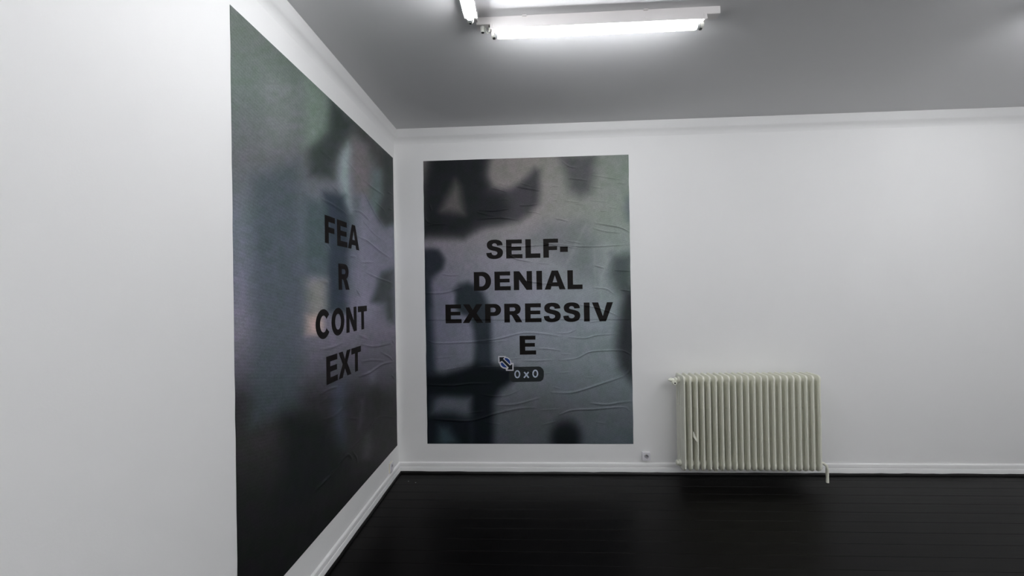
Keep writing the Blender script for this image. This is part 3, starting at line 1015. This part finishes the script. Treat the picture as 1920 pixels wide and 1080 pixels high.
for dx, dy, lab_a, lab_b in PAIRS:
    for x, y, rz, lab in ((BX0 + dx, BY0 + dy, 0.0, lab_a), (0.879 + dx, -2.045 + dy, math.pi * 0.5, lab_b)):
        if lab is None:
            continue
        o = bat if first else copy_tree(bat)
        first = False
        o.location = (x, y, RH)
        o.rotation_euler = (0, 0, rz)
        tag(o, lab, 'ceiling light', 'fluorescent battens set in pairs on the ceiling')

# ------------------------------------------------------------------ cast-iron radiator
RX0 = 2.292                        # left face of the first section
PITCH_R = 0.0478
NSEC = 22
YB, YF = -0.052, -0.240
ZB, ZT = 0.105, 0.846
T = 0.0170


def build_section():
    bm = bmesh.new()
    ncol = 4
    w = (YB - YF) / ncol
    for c in range(ncol):
        yc = YF + w * (c + 0.5)
        ry = w * 0.445
        rx = T / 2
        prof = []
        rings = []
        for z, k in ((ZB + 0.03, 0.8), (ZB + 0.06, 1), ((ZB + ZT) / 2, 1), (ZT - 0.06, 1), (ZT - 0.03, 0.8)):
            rings.append([bm.verts.new((rx * k * math.copysign(abs(math.cos(a)) ** 0.75, math.cos(a)), yc + ry * math.copysign(abs(math.sin(a)) ** 0.75, math.sin(a)), z))
                          for a in [2 * math.pi * i / 14 for i in range(14)]])
        for a, b_ in zip(rings, rings[1:]):
            for i in range(14):
                j = (i + 1) % 14
                bm.faces.new((a[i], a[j], b_[j], b_[i]))
        bm.faces.new(rings[0])
        bm.faces.new(rings[-1])
    # heads: rounded lens-shaped prisms across the columns
    for zc, top in ((ZT, 1), (ZB, -1)):
        side = []
        R1 = 0.040
        yl, yh = YF, YB
        pts = []
        for a in range(0, 91, 15):
            pts.append((yh - R1 + R1 * math.cos(math.radians(a)), zc - top * R1 + top * R1 * math.sin(math.radians(a))))
        Rf = 0.028 if top > 0 else 0.060
        for a in range(90, 181, 15):
            pts.append((yl + Rf + Rf * math.cos(math.radians(a)), zc - top * Rf + top * Rf * math.sin(math.radians(a))))
        pts.append((yl + 0.008, zc - top * 0.095))
        pts.append((yh - 0.008, zc - top * 0.095))
        cyc = sum(p[0] for p in pts) / len(pts)
        czc = zc - top * 0.045
        layers = []
        for xo, sc in ((-T / 2 * 0.98, 0.80), (-T / 2 * 0.75, 0.93), (0, 1.0), (T / 2 * 0.75, 0.93), (T / 2 * 0.98, 0.80)):
            layers.append([bm.verts.new((xo * (0.72 if k_ >= len(pts) - 2 else 1.0), cyc + (p[0] - cyc) * (1 - (1 - sc) * 0.30), czc + (p[1] - czc) * sc)) for k_, p in enumerate(pts)])
        n = len(pts)
        for a, b_ in zip(layers, layers[1:]):
            for i in range(n):
                j = (i + 1) % n
                bm.faces.new((a[i], a[j], b_[j], b_[i]))
        bm.faces.new(layers[0])
        bm.faces.new(layers[-1])
        # nipple joining to the neighbours
        add_lathe(bm, [(0.024, -PITCH_R / 2), (0.024, PITCH_R / 2)], (0, (YB + YF) / 2, zc - top * 0.045), 'x', 16)
    # webs between the columns
    for z in (0.34, 0.585):
        add_box(bm, -T * 0.47, T * 0.47, YF + 0.012, YB - 0.012, z, z + 0.016, 0.003, 1)
    # slim rear rib closing the slots
    add_box(bm, -0.0025, 0.0025, YF + 0.01, YB - 0.01, ZB + 0.05, ZT - 0.05)
    return bm


rad = tag(empty('radiator', (RX0, 0, 0)), 'cream cast-iron column radiator on the back wall right of the poster', 'radiator')
sec0 = obj('section', build_section(), M_RAD, rad, 35)
for i in range(NSEC):
    o = sec0 if i == 0 else inst(sec0, 'section', rad)
    o.location = (T / 2 + i * PITCH_R, 0, 0)
YC = (YB + YF) / 2
# top valve
bm = bmesh.new()
zt = ZT - 0.045
add_lathe(bm, [(0.021, 0.004), (0.021, -0.006), (0.013, -0.009), (0.013, -0.020), (0.0185, -0.022), (0.0185, -0.034), (0.012, -0.038), (0.012, -0.055), (0.015, -0.058), (0.014, -0.070), (0.007, -0.080), (0.004, -0.086)],
          (0, YC, zt), 'x', 18)
va = obj('valve', bm, M_RAD, rad, 40)
bm = bmesh.new()
add_lathe(bm, [(0.016, 0.0), (0.0175, -0.020), (0.0165, -0.034), (0.0135, -0.038)], (-0.046, YC - 0.006, zt - 0.018), 'y', 18)
cp = obj('valve_cap', bm, M_RAD, va, 40)
bm = bmesh.new()
add_lathe(bm, [(0.0062, 0.0), (0.0060, -0.0012)], (-0.046, YC - 0.0438, zt - 0.018), 'y', 14)
obj('valve_hole', bm, M_BLACK_HOLE, cp)
# lower union
bm = bmesh.new()
zb = ZB + 0.045
add_lathe(bm, [(0.026, 0.003), (0.026, -0.006), (0.018, -0.008), (0.018, -0.016), (0.022, -0.018), (0.022, -0.030), (0.016, -0.034), (0.010, -0.036)], (0, YC, zb), 'x', 6)
obj('union_plug', bm, M_RAD, rad, 30)
bm = bmesh.new()
add_lathe(bm, [(0.012, 0.0), (0.012, 0.03)], (0.004, YC + 0.045, zb + 0.012), 'x', 10)
obj('drain_boss', bm, M_RAD, rad, 40)
# small wedge-shaped tie hanging between the second and third sections
bm = bmesh.new()
xa = T + PITCH_R + 0.001
pr = [(xa, 0.425), (xa + 0.003, 0.425), (xa + 0.029, 0.358), (xa + 0.029, 0.350), (xa + 0.022, 0.350), (xa, 0.385)]
f0 = [bm.verts.new((x, YF - 0.006, z)) for x, z in pr]
f1 = [bm.verts.new((x, YF + 0.010, z)) for x, z in pr]
for i in range(6):
    j = (i + 1) % 6
    bm.faces.new((f0[i], f0[j], f1[j], f1[i]))
bm.faces.new(f0)
bm.faces.new(f1)
obj('tie_clip', bm, M_RAD, rad)
# wall brackets that carry it, and the return pipe at the far end
for xb in (0.26, 0.80):
    bm = bmesh.new()
    add_box(bm, xb - 0.012, xb + 0.012, YF + 0.06, -0.002, ZB - 0.012, ZB + 0.012, 0.003, 1)
    add_box(bm, xb - 0.02, xb + 0.02, -0.008, -0.001, ZB - 0.02, ZB + 0.09, 0.002, 1)
    obj('wall_bracket', bm, M_RAD, rad)
bm = bmesh.new()
xe = NSEC * PITCH_R - 0.02
add_tube(bm, [(xe, YC, zb), (xe + 0.05, YC, zb), (xe + 0.075, YC, zb - 0.02), (xe + 0.08, YC, zb - 0.05), (xe + 0.08, YC, 0.0)], 0.011, 12)
obj('return_pipe', bm, M_RAD, rad, 50)

# ------------------------------------------------------------------ power outlets


def build_outlet(size, depth, side_mat):
    """surface box facing -y, centred at origin, back on y=0"""
    root = empty('power_outlet')
    s = size / 2
    bm = bmesh.new()
    q_ = size * 0.29
    yb0 = -depth * 0.62
    add_box(bm, -s, s, yb0, 0, q_, s, 0.0015, 1)
    add_box(bm, -s, s, yb0, 0, -s, -q_, 0.0015, 1)
    add_box(bm, -s, -q_, yb0, 0, -q_, q_)
    add_box(bm, q_, s, yb0, 0, -q_, q_)
    obj('back_box', bm, side_mat, root)
    # face plate with a round well
    bm = bmesh.new()
    n = 24
    r = size * 0.27
    yf = -depth
    yb = -depth * 0.62
    outer = []
    for i in range(n):
        a = 2 * math.pi * (i + 0.5) / n
        c, t = math.cos(a), math.sin(a)
        k = (s - 0.001) / max(abs(c), abs(t))
        outer.append((c * k, t * k))
    vo = [bm.verts.new((p[0], yf, p[1])) for p in outer]
    vi = [bm.verts.new((r * math.cos(2 * math.pi * (i + 0.5) / n), yf, r * math.sin(2 * math.pi * (i + 0.5) / n))) for i in range(n)]
    vb = [bm.verts.new((p[0] * 1.015, yb, p[1] * 1.015)) for p in outer]
    for i in range(n):
        j = (i + 1) % n
        bm.faces.new((vo[i], vo[j], vi[j], vi[i]))
        bm.faces.new((vo[i], vo[j], vb[j], vb[i]))
    obj('face_plate', bm, M_PLASTIC, root)
    bm = bmesh.new()
    yw = -0.003
    vi = [bm.verts.new((r * math.cos(2 * math.pi * (i + 0.5) / n), yf, r * math.sin(2 * math.pi * (i + 0.5) / n))) for i in range(n)]
    vw = [bm.verts.new((0.93 * r * math.cos(2 * math.pi * (i + 0.5) / n), yw, 0.93 * r * math.sin(2 * math.pi * (i + 0.5) / n))) for i in range(n)]
    for i in range(n):
        j = (i + 1) % n
        bm.faces.new((vi[i], vi[j], vw[j], vw[i]))
    bm.faces.new(vw)
    well = obj('socket_well', bm, M_SOCKET, root, 40)
    bm = bmesh.new()
    add_lathe(bm, [(0.0022, 0.0), (0.0022, -depth * 0.55), (0.001, -depth * 0.6)], (0, yw, r * 0.5), 'y', 10)
    obj('earth_pin', bm, M_PIN, well)
    for sx in (-1, 1):
        bm = bmesh.new()
        add_lathe(bm, [(0.0026, 0.0002), (0.0026, -0.0004)], (sx * r * 0.48, yw, -r * 0.05), 'y', 10)
        obj('pin_hole', bm, M_DARK, well)
    return root


ou = build_outlet(0.067, 0.028, M_PLASTIC)
ou.location = (2.060, 0, 0.1475)
tag(ou, 'square white power outlet between the SELF-DENIAL poster and the radiator', 'outlet')
ou2 = build_outlet(0.072, 0.016, M_PLASTIC_OLD)
ou2.location = (0, -0.218, 0.137)
ou2.rotation_euler = (0, 0, math.pi / 2)
tag(ou2, 'yellow-edged white power outlet low on the left wall beside the corner', 'outlet')

# ------------------------------------------------------------------ two paint flakes lying on the floor by the corner
for i, (px, py, lab) in enumerate(((766, 902.3, 'tiny pale paint flake on the black floor, the one nearer the corner'),
                                   (779.3, 904.8, 'tiny pale paint flake on the black floor, the one farther from the corner'))):
    d = AF + (px - 960) / F_PX * AR - (py - 540) / F_PX * AU
    p = CAM + d * (0.001 - CAM[2]) / d[2]
    bm = bmesh.new()
    n = 7
    top = []
    for k in range(n):
        a = 2 * math.pi * k / n
        r = random.uniform(0.6, 1.0)
        top.append((0.0065 * r * math.cos(a), 0.0035 * r * math.sin(a)))
    lo = [bm.verts.new((x, y_, 0.0)) for x, y_ in top]
    hi = [bm.verts.new((x * 0.9, y_ * 0.9, 0.0012 + random.uniform(0, 0.0012))) for x, y_ in top]
    for k in range(n):
        j = (k + 1) % n
        bm.faces.new((lo[k], lo[j], hi[j], hi[k]))
    bm.faces.new(lo)
    bm.faces.new(hi)
    o = obj('paint_flake', bm, M_FLAKE)
    o.location = (p[0], p[1], 0.0)
    o.rotation_euler = (0, 0, random.uniform(-0.6, 0.6))
    tag(o, lab, 'paint flake', 'paint flakes on the floor')
